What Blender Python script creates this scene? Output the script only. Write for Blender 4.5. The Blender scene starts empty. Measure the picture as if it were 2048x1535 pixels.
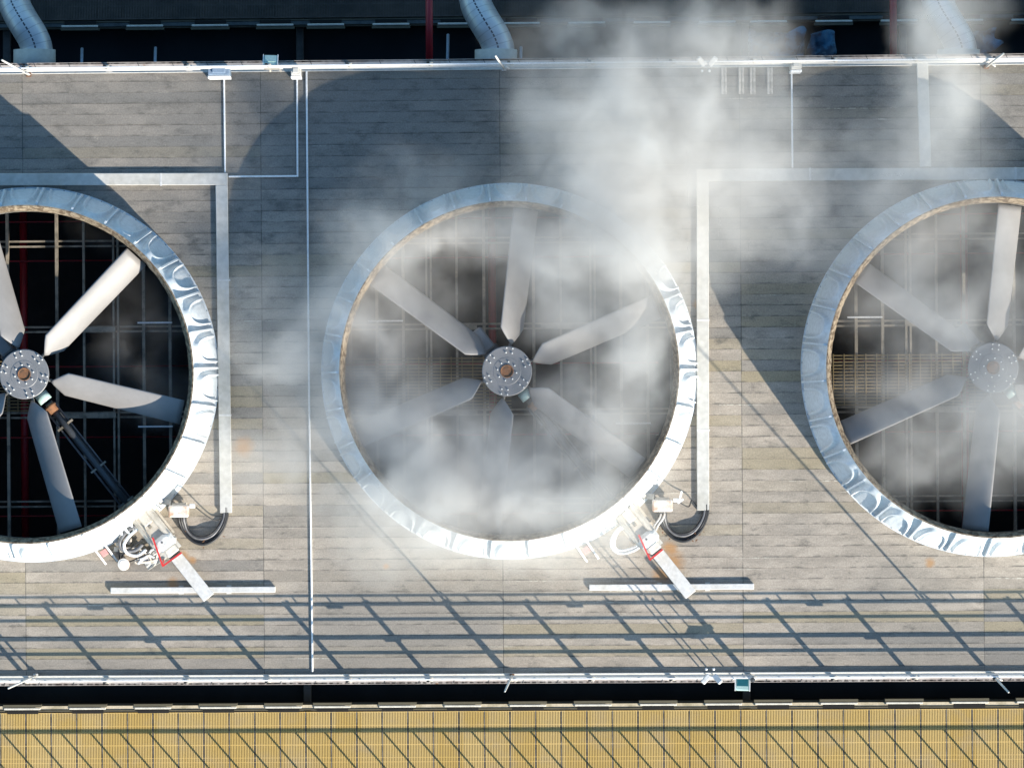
import bpy, math, random
from mathutils import Vector, Matrix, noise
random.seed(7)
R = math.radians
sc = bpy.context.scene
col = sc.collection

# ------------------------------------------------------------------ camera
CAM_Z = 130.0
TILT, ROLL = R(2.33), R(0.41)
LENS, SENS = 182.8, 36.0
SHX, SHY = 0.2066, 0.0
cam = bpy.data.objects.new("camera", bpy.data.cameras.new("camera"))
col.objects.link(cam)
cam.data.lens, cam.data.sensor_width = LENS, SENS
cam.data.shift_x, cam.data.shift_y = SHX, SHY
cam.data.clip_start, cam.data.clip_end = 1.0, 2000.0
CROT = Matrix.Rotation(-ROLL, 3, 'Z') @ Matrix.Rotation(TILT, 3, 'Y')
CLOC = Vector((0, 0, CAM_Z))
cam.matrix_world = Matrix.Translation(CLOC) @ CROT.to_4x4()
sc.camera = cam

def at(px, py, z=0.0):
    """world point at height z seen at pixel (px, py) of the 2048 x 1535 photograph"""
    k = SENS / LENS
    d = CROT @ Vector(((px / 2048 - .5 + SHX) * k, ((767.5 - py) / 2048 + SHY) * k, -1))
    t = (z - CAM_Z) / d.z
    return CLOC + d * t

# ------------------------------------------------------------------ sky, sun, exposure
SUN = Vector((.652, -.758, 0)).normalized() * math.cos(R(24.3)) + Vector((0, 0, math.sin(R(24.3))))
w = bpy.data.worlds.new("World"); sc.world = w; w.use_nodes = True
nt = w.node_tree
sky = nt.nodes.new("ShaderNodeTexSky"); sky.sky_type = 'NISHITA'; sky.sun_disc = False
sky.sun_elevation = R(24.3); sky.sun_rotation = math.atan2(SUN.x, SUN.y)
sky.air_density = 1.0; sky.dust_density = 0.6; sky.ozone_density = 1.6
tint = nt.nodes.new("ShaderNodeMix"); tint.data_type = 'RGBA'; tint.blend_type = 'MULTIPLY'; tint.inputs[0].default_value = 1
tint.inputs[7].default_value = (.74, 1.03, 1.13, 1)
nt.links.new(sky.outputs[0], tint.inputs[6]); nt.links.new(tint.outputs[2], nt.nodes["Background"].inputs[0])
nt.nodes["Background"].inputs[1].default_value = 0.11
ld = bpy.data.lights.new("sun", 'SUN'); ld.energy = 5.0; ld.angle = R(0.5); ld.color = (1, .91, .78)
sun = bpy.data.objects.new("sun", ld); col.objects.link(sun)
sun.rotation_euler = (-SUN).to_track_quat('-Z', 'Y').to_euler()
sc.view_settings.view_transform = 'Standard'; sc.view_settings.look = 'None'
sc.view_settings.exposure = 0.95; sc.view_settings.gamma = 1.0
sc.cycles.volume_bounces = 4
sc.cycles.max_bounces = 8
sc.cycles.transparent_max_bounces = 96
sc.cycles.volume_step_rate = 1.6
sc.cycles.volume_max_steps = 256
sc.cycles.use_denoising = True

# ------------------------------------------------------------------ materials
class NT:
    def __init__(s, name):
        s.m = bpy.data.materials.new(name); s.m.use_nodes = True
        s.t = s.m.node_tree; s.b = s.t.nodes["Principled BSDF"]
    def n(s, kind, **kw):
        x = s.t.nodes.new("ShaderNode" + kind)
        for k, v in kw.items(): setattr(x, k, v)
        return x
    def l(s, a, b): s.t.links.new(a, b)
    def val(s, inp, v):
        if hasattr(v, "is_linked") or hasattr(v, "links"): s.l(v, inp)
        else: inp.default_value = v
    def math(s, op, a, b=0.0, c=None, clamp=False):
        x = s.n("Math", operation=op, use_clamp=clamp)
        s.val(x.inputs[0], a); s.val(x.inputs[1], b)
        if c is not None: s.val(x.inputs[2], c)
        return x.outputs[0]
    def mix(s, f, a, b, blend='MIX'):
        x = s.n("Mix", data_type='RGBA', blend_type=blend)
        s.val(x.inputs[0], f); s.val(x.inputs[6], a); s.val(x.inputs[7], b)
        return x.outputs[2]
    def rng(s, v, a, b, c=0.0, d=1.0, smooth=True):
        x = s.n("MapRange", interpolation_type='SMOOTHSTEP' if smooth else 'LINEAR')
        s.val(x.inputs[0], v)
        for i, q in enumerate((a, b, c, d)): s.val(x.inputs[1 + i], q)
        return x.outputs[0]
    def coord(s): return s.n("TexCoord").outputs["Object"]
    def noise(s, vec, scale=(1, 1, 1), sc_=1.0, det=4.0, rough=.55, off=(0, 0, 0)):
        mp = s.n("Mapping"); s.l(vec, mp.inputs[0]); mp.inputs[3].default_value = scale; mp.inputs[1].default_value = off
        x = s.n("TexNoise"); s.l(mp.outputs[0], x.inputs["Vector"])
        x.inputs["Scale"].default_value = sc_; x.inputs["Detail"].default_value = det; x.inputs["Roughness"].default_value = rough
        return x.outputs[0]
    def base(s, c): s.val(s.b.inputs["Base Color"], c)
    def set(s, **kw):
        for k, v in kw.items(): s.val(s.b.inputs[k.replace("_", " ")], v)
        return s
    def bump(s, h, strength=.3, dist=.02):
        x = s.n("Bump"); x.inputs["Strength"].default_value = strength; x.inputs["Distance"].default_value = dist
        s.l(h, x.inputs["Height"]); s.l(x.outputs[0], s.b.inputs["Normal"])

def c4(c): return (c[0], c[1], c[2], 1)
def worn(name, c, c2, scale=3.0, lo=.5, hi=.72, rough=.55, metal=0.0, spots=None, bump=.15, spec=.5, grain=.11):
    """painted or bare surface with broad mottling, fine grain and blotches of a second colour"""
    t = NT(name); v = t.coord()
    n1 = t.noise(v, sc_=scale, det=6, rough=.65)
    n2 = t.noise(v, sc_=scale * 9, det=3)
    f = t.rng(n1, lo, hi)
    g = t.rng(n2, .3, .7, 1 - grain, 1 + grain, False)
    cc = t.mix(f, c4(c), c4(c2))
    cc = t.mix(1.0, cc, g, 'MULTIPLY')
    if spots:
        s_ = t.rng(t.noise(v, sc_=scale * 2.2, det=5, off=(7, 3, 1)), spots[1], spots[1] + .08)
        cc = t.mix(s_, cc, c4(spots[0]))
    t.base(cc); t.set(Roughness=rough, Metallic=metal)
    t.b.inputs["Specular IOR Level"].default_value = spec
    if bump: t.bump(n2, bump, .01)
    return t.m

M = {}
M['paint'] = worn('white_paint', (.72, .71, .68), (.52, .50, .45), 2.0, .5, .8, .5)
M['rail'] = worn('rail_paint', (.52, .505, .475), (.38, .34, .30), 1.6, .55, .78, .45, spots=((.30, .16, .08), .72))
M['edge'] = worn('edge_flashing', (.50, .45, .415), (.36, .30, .27), 1.1, .42, .66, .7, spots=((.28, .15, .08), .66))
M['fibreglass'] = worn('white_fibreglass', (.60, .64, .67), (.53, .56, .575), 1.3, .45, .75, .62, spots=((.42, .36, .28), .75), bump=.05)
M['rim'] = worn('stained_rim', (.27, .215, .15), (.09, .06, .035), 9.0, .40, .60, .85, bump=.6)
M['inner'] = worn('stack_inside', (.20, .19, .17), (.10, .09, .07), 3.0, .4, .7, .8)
M['blade'] = worn('blade_grey', (.245, .237, .232), (.205, .198, .192), .7, .40, .75, .5, bump=.0, spec=.4, grain=.03, spots=((.13, .115, .10), .70))
M['hub'] = worn('hub_grey', (.20, .20, .205), (.17, .175, .18), 4.0, .4, .7, .5, metal=.1)
M['bolt'] = worn('bolt_zinc', (.80, .80, .76), (.6, .6, .58), 9.0, .5, .7, .35)
M['rust'] = worn('rusty_steel', (.20, .09, .04), (.10, .055, .03), 8.0, .4, .65, .85)
M['black'] = worn('black_rubber', (.018, .018, .02), (.03, .03, .03), 6.0, .4, .7, .5)
M['hose'] = worn('grey_hose', (.16, .16, .17), (.09, .09, .09), 6.0, .4, .7, .45)
M['whitehose'] = worn('white_hose', (.70, .71, .72), (.55, .55, .54), 6.0, .5, .7, .4)
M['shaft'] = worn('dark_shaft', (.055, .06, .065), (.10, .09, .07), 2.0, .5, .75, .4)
M['teal'] = worn('pale_teal_metal', (.42, .58, .55), (.32, .46, .44), 3.0, .4, .7, .3)
M['cream'] = worn('cream_paint', (.50, .455, .39), (.36, .32, .26), 2.2, .45, .7, .6, spots=((.32, .17, .08), .74))
M['whitecap'] = worn('white_cap', (.62, .61, .59), (.50, .48, .45), 2.2, .5, .7, .4)
M['red'] = worn('red_paint', (.62, .03, .03), (.45, .03, .03), 4.0, .4, .7, .45)
M['darkred'] = worn('red_pipe_paint', (.30, .012, .022), (.22, .012, .02), 2.0, .4, .7, .45)
M['pink'] = worn('pink_tag', (.65, .30, .28), (.55, .25, .22), 4.0, .4, .7, .6)
M['wood'] = worn('weathered_timber', (.27, .235, .185), (.13, .115, .09), 3.5, .4, .65, .85)
M['palewood'] = worn('bleached_board', (.55, .50, .44), (.36, .32, .27), 6.0, .4, .65, .85)
M['tray'] = worn('galvanised_tray', (.50, .49, .46), (.42, .405, .36), .8, .42, .68, .6, spots=((.50, .42, .24), .70))
M['duct'] = worn('pale_duct', (.58, .575, .56), (.50, .485, .45), 1.4, .45, .7, .6, spots=((.42, .27, .12), .72))
M['conduit'] = worn('white_conduit', (.80, .80, .80), (.7, .7, .7), 3.0, .5, .7, .35)
M['bluebox'] = worn('blue_grey_steel', (.20, .27, .36), (.16, .22, .30), 3.0, .4, .7, .5)
M['rustwhite'] = worn('rusty_white_steel', (.66, .60, .54), (.50, .30, .19), 3.2, .40, .62, .6, spots=((.40, .19, .09), .60))
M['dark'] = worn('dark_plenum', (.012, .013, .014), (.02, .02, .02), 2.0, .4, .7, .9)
M['darkbeam'] = worn('tower_concrete', (.10, .10, .095), (.06, .06, .055), 1.5, .4, .7, .9)
M['ground'] = worn('asphalt_ground', (.05, .05, .05), (.035, .035, .035), .4, .4, .7, .95)
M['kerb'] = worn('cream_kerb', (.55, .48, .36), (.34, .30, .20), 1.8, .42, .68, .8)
M['flap'] = worn('flap_board', (.60, .58, .52), (.42, .40, .34), 2.5, .45, .7, .6)
M['olive'] = worn('olive_frame', (.10, .09, .06), (.06, .055, .04), 2.5, .45, .7, .8)
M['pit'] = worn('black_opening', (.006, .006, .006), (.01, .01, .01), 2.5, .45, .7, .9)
M['shadekerb'] = worn('shaded_far_kerb', (.09, .11, .11), (.05, .06, .06), 1.8, .42, .68, .8)  # kerb copy with the tower's shade put into its colour
M['shadegrate'] = worn('shaded_far_grating', (.12, .10, .085), (.075, .068, .06), 1.4, .4, .65, .85)  # grating copy darkened to paint the tower's shadow on the far walkway
M['glass'] = worn('lamp_teal_glass', (.008, .10, .13), (.006, .08, .10), 2.5, .45, .7, .35)
M['reflection_sheet'] = worn('blue_sky_reflection', (.010, .10, .19), (.004, .028, .06), 2.4, .42, .56, .5)  # blue of the sky reflected in dark water, painted as sheet colour
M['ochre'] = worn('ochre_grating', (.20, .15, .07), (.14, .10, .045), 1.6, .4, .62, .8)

# aluminium cladding of the big pipes: ring seams across the length, one dotted seam along the top
def clad():
    t = NT('aluminium_cladding'); uv = t.n("UVMap").outputs[0]
    sp = t.n("SeparateXYZ"); t.l(uv, sp.inputs[0])
    u, v = sp.outputs[0], sp.outputs[1]
    fr = t.math('FRACT', t.math('MULTIPLY', v, 5.2))
    ring = t.math('LESS_THAN', fr, .09)
    n1 = t.noise(t.coord(), sc_=2.0)
    cc = t.mix(t.rng(n1, .4, .65), (.50, .52, .54, 1), (.62, .63, .64, 1))
    cc = t.mix(t.math('MULTIPLY', ring, .45), cc, (.22, .24, .26, 1))
    d = t.math('ABSOLUTE', t.math('SUBTRACT', u, .25))
    dot = t.math('MULTIPLY', t.math('LESS_THAN', d, .008), t.math('LESS_THAN', t.math('FRACT', t.math('MULTIPLY', v, 10.4)), .72))
    cc = t.mix(dot, cc, (.05, .06, .08, 1))
    t.base(cc); t.set(Roughness=.38, Metallic=.35)
    t.bump(fr, .25, .02)
    return t.m
M['clad'] = clad()

PITCH = .2725
def deck_mat():
    t = NT('weathered_deck_boards'); v = t.coord()
    sp = t.n("SeparateXYZ"); t.l(v, sp.inputs[0]); X, Y = sp.outputs[0], sp.outputs[1]
    wob = t.noise(v, (.35, .35, 1), 1.0, 2.0)
    fy = t.math('ADD', t.math('DIVIDE', Y, PITCH), t.math('MULTIPLY', t.math('SUBTRACT', wob, .5), .10))
    row = t.math('FLOOR', fy); fr = t.math('FRACT', fy)
    bay = t.math('FLOOR', t.math('DIVIDE', t.math('ADD', X, .07 + 60), 5.98))
    cmb = t.n("CombineXYZ"); t.l(row, cmb.inputs[0]); t.l(bay, cmb.inputs[1])
    wn = t.n("TexWhiteNoise", noise_dimensions='3D'); t.l(cmb.outputs[0], wn.inputs[0])
    board = wn.outputs[0]
    # boards differ in their own grain: shift the grain noise by a random amount per board
    off = t.n("VectorMath", operation='ADD'); t.l(v, off.inputs[0])
    sc3 = t.n("VectorMath", operation='SCALE'); t.l(wn.outputs[1], sc3.inputs[0]); sc3.inputs[3].default_value = 40
    t.l(sc3.outputs[0], off.inputs[1])
    gv = off.outputs[0]
    grain = t.noise(gv, (1.6, 11, 1), 1.6, 8, .75)
    blot = t.noise(gv, (.8, 2.0, 1), 1.1, 8, .70)
    fine = t.noise(v, (1, 1, 1), 26, 3, .7)
    big = t.noise(v, (.20, .34, 1), .55, 5, .55, (3.3, 1.7, 0))
    dirt = t.noise(v, (.9, 1.6, 1), 1.7, 8, .70, (5, 2, 0))
    dark, mid, pale, warm = (.085, .083, .077, 1), (.278, .244, .204, 1), (.415, .362, .302, 1), (.270, .228, .145, 1)
    c = t.mix(t.rng(blot, .34, .66), mid, pale)
    c = t.mix(t.rng(big, .42, .66, 0, .75), c, (.215, .200, .178, 1))
    c = t.mix(t.math('MULTIPLY', t.rng(board, .72, 1.0), .75), c, warm)
    c = t.mix(t.math('MULTIPLY', t.rng(board, .28, .0), .5), c, (.15, .148, .142, 1))
    # older, wetter boards to the north of the fans
    wet = t.rng(t.math('ADD', Y, t.math('MULTIPLY', t.math('SUBTRACT', dirt, .5), 7)), .5, 6.0, 0, .62)
    c = t.mix(wet, c, (.150, .146, .138, 1))
    c = t.mix(t.rng(dirt, t.math('SUBTRACT', .56, t.math('MULTIPLY', wet, .13)), .72, 0, .66), c, dark)
    patch = t.noise(gv, (.5, 1.7, 1), 1.3, 9, .78)
    c = t.mix(t.rng(patch, .57, .72, 0, .42), c, dark)
    c = t.mix(t.rng(t.noise(v, (1, 1.2, 1), 3.4, 8, .75, (2, 8, 0)), .60, .70, 0, .45), c, (.36, .33, .28, 1))
    c = t.mix(t.math('MULTIPLY', t.rng(grain, .52, .76), .24), c, dark)
    c = t.mix(1.0, c, t.rng(fine, .25, .75, .74, 1.24, False), 'MULTIPLY')
    # open joints between boards
    sw = t.math('MULTIPLY', t.rng(t.noise(v, (1.4, 2.6, 1), 1.5, 5, .7, (0, 4, 0)), .36, .64), .085)
    seam = t.math('MULTIPLY', t.rng(fr, t.math('ADD', sw, .018), .010, 0, 1), t.rng(t.noise(v, (.5, 3, 1), 1.1, 5, .65, (1, 1, 0)), .38, .62, .22, 1))
    seam2 = t.math('MULTIPLY', t.rng(fr, .24, .0, 0, .85), t.rng(t.noise(v, (1.2, 2, 1), 2.0, 6, .75, (6, 2, 0)), .42, .62))
    c = t.mix(seam2, c, dark)
    c = t.mix(t.math('MULTIPLY', seam, .80), c, (.040, .038, .035, 1))
    # pale dried mineral along some joints
    mn = t.rng(t.noise(v, (.28, 3.4, 1), 1.0, 3, .6, (9, 1, 0)), .60, .70)
    mine = t.math('MULTIPLY', t.math('MULTIPLY', mn, t.rng(t.noise(v, (5, 1, 1), 1.6, 4, .7), .42, .58)), t.math('MULTIPLY', t.math('GREATER_THAN', fr, .90), .85))
    c = t.mix(mine, c, (.52, .50, .43, 1))
    # panel joints running north-south
    fx = t.math('FRACT', t.math('DIVIDE', t.math('ADD', X, .07 + 60), 5.98))
    jx = t.math('LESS_THAN', fx, .0035)
    c = t.mix(t.math('MULTIPLY', jx, t.rng(dirt, .35, .55, .15, .7)), c, (.05, .05, .046, 1))
    # rust streaks below steel fittings
    for px, py, r in ((487, 893, .34), (365, 1112, .22), (345, 1165, .20), (1345, 1122, .42), (1325, 1150, .3), (1860, 1125, .16), (1395, 608, .16), (385, 1120, .14), (772, 1132, .12), (1340, 1096, .25)):
        p = at(px, py)
        dd = t.n("VectorMath", operation='DISTANCE'); t.l(v, dd.inputs[0]); dd.inputs[1].default_value = (p.x, p.y, 0)
        q = t.math('ADD', dd.outputs['Value'], t.math('MULTIPLY', t.math('SUBTRACT', dirt, .5), r * 1.6))
        c = t.mix(t.rng(q, r, r * .15, 0, .78), c, (.36, .20, .085, 1))
    t.base(c); t.set(Roughness=t.rng(dirt, .35, .65, .68, .92))
    t.b.inputs["Specular IOR Level"].default_value = .3
    h = t.math('SUBTRACT', t.math('MULTIPLY', grain, .5), t.math('MULTIPLY', seam, 1.2))
    t.bump(h, .5, .012)
    return t.m
M['deck'] = deck_mat()

def basin_mat():
    t = NT('dark_basin_water'); v = t.coord()
    n1 = t.noise(v, sc_=6.0, det=6, rough=.7); n2 = t.noise(v, (1, .7, 1), .7, 4)
    c = t.mix(t.rng(n2, .4, .7), (.007, .012, .016, 1), (.014, .020, .024, 1))
    c = t.mix(t.rng(n1, .70, .78, 0, .5), c, (.06, .065, .05, 1))
    t.base(c); t.set(Roughness=.55); t.b.inputs["Specular IOR Level"].default_value = .15
    return t.m
M['basin'] = basin_mat()

def grate_mat():
    t = NT('yellow_grating'); v = t.coord()
    sp = t.n("SeparateXYZ"); t.l(v, sp.inputs[0])
    fx = t.math('FLOOR', t.math('DIVIDE', sp.outputs[0], .695)); fy = t.math('FLOOR', t.math('DIVIDE', sp.outputs[1], 1.05))
    cm = t.n("CombineXYZ"); t.l(fx, cm.inputs[0]); t.l(fy, cm.inputs[1])
    wn = t.n("TexWhiteNoise", noise_dimensions='3D'); t.l(cm.outputs[0], wn.inputs[0])
    n1 = t.noise(v, (1, 1, 1), 1.1, 6, .65)
    c = t.mix(wn.outputs[0], (.575, .395, .125, 1), (.63, .46, .19, 1))
    c = t.mix(t.rng(n1, .45, .75, 0, .7), c, (.50, .39, .23, 1))
    t.base(c); t.set(Roughness=.7)
    return t.m
M['grate'] = grate_mat()

# ------------------------------------------------------------------ mesh builder
class MB:
    def __init__(s): s.v = []; s.f = []; s.uv = None
    def add(s, vs, fs):
        o = len(s.v); s.v += [tuple(v) for v in vs]; s.f += [tuple(i + o for i in f) for f in fs]; return s
    def box(s, c, size, rz=0.0, mat=None):
        hx, hy, hz = (q / 2 for q in size)
        m = mat or Matrix.Rotation(rz, 3, 'Z'); c = Vector(c)
        vs = [c + m @ Vector((x * hx, y * hy, z * hz)) for z in (-1, 1) for y in (-1, 1) for x in (-1, 1)]
        return s.add(vs, [(0, 2, 3, 1), (4, 5, 7, 6), (0, 1, 5, 4), (2, 6, 7, 3), (0, 4, 6, 2), (1, 3, 7, 5)])
    def bbox(s, c, size, b=.02, rz=0.0, mat=None):
        """box with chamfered upper edges and vertical corners"""
        hx, hy, hz = (q / 2 for q in size); m = mat or Matrix.Rotation(rz, 3, 'Z'); c = Vector(c)
        def ring(x, y, z, k): return [(x - k, -y, z), (x, -y + k, z), (x, y - k, z), (x - k, y, z), (-x + k, y, z), (-x, y - k, z), (-x, -y + k, z), (-x + k, -y, z)]
        vs = ring(hx, hy, -hz, b) + ring(hx, hy, hz - b, b) + ring(hx - b, hy - b, hz, b * .6)
        fs = []
        for r in (0, 8):
            for i in range(8): j = (i + 1) % 8; fs.append((r + i, r + j, r + 8 + j, r + 8 + i))
        fs += [tuple(range(16, 24)), tuple(range(7, -1, -1))]
        return s.add([c + m @ Vector(v) for v in vs], fs)
    def bar(s, a, b, wd, h, roll=None):
        a, b = Vector(a), Vector(b); d = b - a; L = d.length
        q = d.to_track_quat('X', 'Z').to_matrix()
        return s.box((a + b) / 2, (L, wd, h), mat=q)
    def tube(s, pts, r, n=10, caps=True):
        pts = [Vector(p) for p in pts]; rs = r if isinstance(r, (list, tuple)) else [r] * len(pts)
        vs = []; fs = []; up = None
        for i, p in enumerate(pts):
            t = (pts[min(i + 1, len(pts) - 1)] - pts[max(i - 1, 0)]).normalized()
            if up is None: up = Vector((0, 0, 1)) if abs(t.z) < .9 else Vector((1, 0, 0))
            x = t.cross(up); x.normalize(); up = x.cross(t)
            for k in range(n):
                a = 2 * math.pi * k / n
                vs.append(p + (x * math.cos(a) + up * math.sin(a)) * rs[i])
        for i in range(len(pts) - 1):
            for k in range(n):
                j = (k + 1) % n
                fs.append((i * n + k, i * n + j, (i + 1) * n + j, (i + 1) * n + k))
        if caps: fs += [tuple(range(n - 1, -1, -1)), tuple(range((len(pts) - 1) * n, len(pts) * n))]
        return s.add(vs, fs)
    def lathe(s, prof, c=(0, 0, 0), n=96, closed=False):
        c = Vector(c); vs = []; fs = []; m = len(prof)
        for k in range(n):
            a = 2 * math.pi * k / n
            for r, z in prof: vs.append(c + Vector((r * math.cos(a), r * math.sin(a), z)))
        for k in range(n):
            j = (k + 1) % n
            for i in range(m if closed else m - 1):
                i2 = (i + 1) % m
                fs.append((k * m + i, j * m + i, j * m + i2, k * m + i2))
        return s.add(vs, fs)
    def build(s, name, mat, parent=None, smooth=False, loc=None):
        me = bpy.data.meshes.new(name); me.from_pydata([tuple(v) for v in s.v], [], s.f); me.update()
        o = bpy.data.objects.new(name, me); col.objects.link(o)
        me.materials.append(M[mat] if isinstance(mat, str) else mat)
        if smooth: me.polygons.foreach_set("use_smooth", [True] * len(me.polygons))
        if parent: o.parent = parent
        if loc: o.location = loc
        return o

def tag(o, label=None, cat=None, group=None, kind=None):
    if label: o['label'] = label
    if cat: o['category'] = cat
    if group: o['group'] = group
    if kind: o['kind'] = kind
    return o
def empty(name, loc=(0, 0, 0), rz=0.0, **kw):
    o = bpy.data.objects.new(name, None); col.objects.link(o); o.location = loc; o.rotation_euler = (0, 0, rz)
    o.empty_display_size = .2
    return tag(o, **kw)
def kids(o): return [c for c in bpy.data.objects if c.parent == o]
def copy_tree(o, parent=None):
    c = o.copy(); col.objects.link(c); c.parent = parent
    for ch in kids(o): copy_tree(ch, c)
    return c
def smooth_path(pts, n=6):
    pts = [Vector(p) for p in pts]; out = []
    P = [pts[0]] + pts + [pts[-1]]
    for i in range(1, len(P) - 2):
        for k in range(n):
            t = k / n; a, b, c, d = P[i - 1], P[i], P[i + 1], P[i + 2]
            out.append(.5 * ((2 * b) + (c - a) * t + (2 * a - 5 * b + 4 * c - d) * t * t + (3 * b - a - 3 * c + d) * t ** 3))
    return out + [pts[-1]]

# ------------------------------------------------------------------ cell layout
CY = at(1018.5, 742).y
CX = [at(1018.5, 742).x + k * 11.955 for k in (-1, 0, 1)]
CC = [Vector((x, CY, 0)) for x in CX]
YT = at(1024, 122).y; YB = at(1024, 1361).y      # outer edges of the deck
R_BASE, R_RIM, H_RIM = 4.64, 4.17, 2.0
XW = 25.0

# ------------------------------------------------------------------ setting
g = MB().add([(-400, -400, -16), (400, -400, -16), (400, 400, -16), (-400, 400, -16)], [(0, 1, 2, 3)]).build('ground', 'ground')
tag(g, kind='structure')

def deck():
    m = MB(); N = 96; r = R_BASE - .10
    y0, y1 = YB + .04, YT - .04
    for c in CC:
        x0, x1 = c.x - 5.9775, c.x + 5.9775
        inn, out = [], []
        for k in range(N):
            a = 2 * math.pi * k / N + 1e-4; d = Vector((math.cos(a), math.sin(a)))
            tx = ((x1 - c.x) / d.x) if d.x > 0 else ((x0 - c.x) / d.x)
            ty = ((y1 - c.y) / d.y) if d.y > 0 else ((y0 - c.y) / d.y)
            t = min(abs(tx), abs(ty))
            inn.append((c.x + d.x * r, c.y + d.y * r, 0)); out.append([c.x + d.x * t, c.y + d.y * t, 0])
        for cx, cy in ((x0, y0), (x0, y1), (x1, y0), (x1, y1)):
            k = min(range(N), key=lambda q: (out[q][0] - cx) ** 2 + (out[q][1] - cy) ** 2); out[k] = [cx, cy, 0]
        m.add(inn + out, [(k, N + k, N + (k + 1) % N, (k + 1) % N) for k in range(N)])
        low = [(p[0], p[1], -.09) for p in inn]
        m.add(inn + low, [(k, (k + 1) % N, N + (k + 1) % N, N + k) for k in range(N)])
    a, b = CC[0].x - 5.9775, CC[2].x + 5.9775
    for x0, x1 in ((-XW, a), (b, XW)): m.add([(x0, y0, 0), (x1, y0, 0), (x1, y1, 0), (x0, y1, 0)], [(0, 1, 2, 3)])
    return m.build('fan_deck', 'deck')
dk = tag(deck(), kind='structure')
for y, sgn in ((YT, 1), (YB, -1)):
    m = MB()
    m.box((0, y - sgn * .06, -.03), (2 * XW, .22, .10)); m.box((0, y + sgn * .035, -.20), (2 * XW, .05, .44))
    e = m.build('edge_flashing', 'edge', dk)
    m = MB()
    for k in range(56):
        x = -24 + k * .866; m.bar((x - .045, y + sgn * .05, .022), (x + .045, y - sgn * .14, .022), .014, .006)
    m.build('stub_shadow_ticks', 'shaft', e)  # dark diagonal strips that paint the rail stubs' shadows on the flashing

# tower body below the deck
tw = empty('cooling_tower', (0, 0, -16), label='dark concrete body of the cooling tower below the fan deck', cat='cooling tower')
def tb(m, name, mat, **k):
    o = m.build(name, mat, tw, **k); o.location = (0, 0, 16); return o
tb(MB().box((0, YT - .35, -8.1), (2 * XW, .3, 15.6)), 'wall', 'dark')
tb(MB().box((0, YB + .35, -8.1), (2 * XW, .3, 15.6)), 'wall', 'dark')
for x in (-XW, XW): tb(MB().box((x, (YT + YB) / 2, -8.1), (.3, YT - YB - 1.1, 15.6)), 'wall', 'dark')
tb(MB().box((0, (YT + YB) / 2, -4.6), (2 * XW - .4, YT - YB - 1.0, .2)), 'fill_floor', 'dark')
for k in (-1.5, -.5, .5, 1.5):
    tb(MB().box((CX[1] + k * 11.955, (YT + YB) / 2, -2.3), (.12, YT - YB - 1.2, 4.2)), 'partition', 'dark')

# framework seen through each stack
ZB = -.22
def frame(ci):
    c = CC[ci]
    o = empty('support_frame', (c.x, c.y, ZB), label=('timber beam grid inside the clear left fan opening', 'timber beam grid under the steaming middle fan', 'timber beam grid inside the right fan opening beside ochre grating')[ci], cat='beam frame', group='beam grids under the fans')
    for dx in (-3.97, -3.30, -2.64, -1.30, -.62, .62, 1.30, 2.80, 3.46, 4.05):
        wd = .075 if abs(dx) != 1.30 else .06
        MB().box((dx, 0, 0), (wd, 9.1, .16)).build('beam', 'wood', o)
    for dx in (-2.0, 2.10):
        for q in (-.055, .055): MB().box((dx + q, 0, -.02), (.05, 9.1, .2)).build('beam', 'wood', o)
    for dy in (-3.25, -1.03, 1.12, 3.28):
        if abs(dy) < 2:
            for s_ in (-1, 1): MB().box((s_ * 1.45, dy, .17), (1.3, .13, .10)).build('cross_beam', 'wood', o)
            MB().box((0, dy - .05, -.15), (9.1, .05, .10)).build('cross_beam', 'wood', o)
            MB().box((0, dy + .07, -.15), (9.1, .05, .10)).build('cross_beam', 'wood', o)
        else:
            for q in (-.065, .065): MB().box((0, dy + q, -.15), (9.1, .045, .10)).build('cross_beam', 'wood', o)
    for sx in (-1, 1):
        for dy in (1.28, -1.32): MB().bar((sx * 2.65, dy, .12), (sx * 3.52, dy, .12), .04, .05).build('cleat', 'conduit', o)
    # header pipes
    p = empty('red_header_pipe', (c.x - .42, c.y, -2.4), label=('large red pipe running under the left fan', 'large red pipe veiled by steam under the middle fan', 'large red pipe hidden beneath the right fan')[ci], cat='pipe', group='red pipes below the fans')
    MB().tube([(0, -6.5, 0), (0, 6.5, 0)], .10, 14).build('pipe', 'darkred', p, True)
    for y in (3.9, 2.9, .2, -1.6, -3.6): MB().tube([(-4.2, y, .18), (4.2, y, .18)], .022, 6).build('branch_pipe', 'darkred', p, True)
    # catwalk of ochre bars on the hub's left
    w_ = empty('inner_catwalk', (c.x - 2.1, c.y - .28, ZB + .10), label=('ochre grating catwalk behind the left fan hub', 'ochre grating catwalk seen through steam left of the middle hub', 'ochre grating catwalk left of the right hub')[ci], cat='catwalk', group='ochre catwalks inside the stacks')
    m = MB()
    for k in range(16): m.box((0, -.62 + k * .082, 0), (4.3, .026, .03))
    m.build('grating_bars', 'ochre', w_)
    m = MB()
    for k in range(15): m.box((-2.05 + k * .27, 0, .03), (.022, 1.3, .02))
    m.build('cross_bars', 'ochre', w_)
for ci in range(3): frame(ci)

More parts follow.
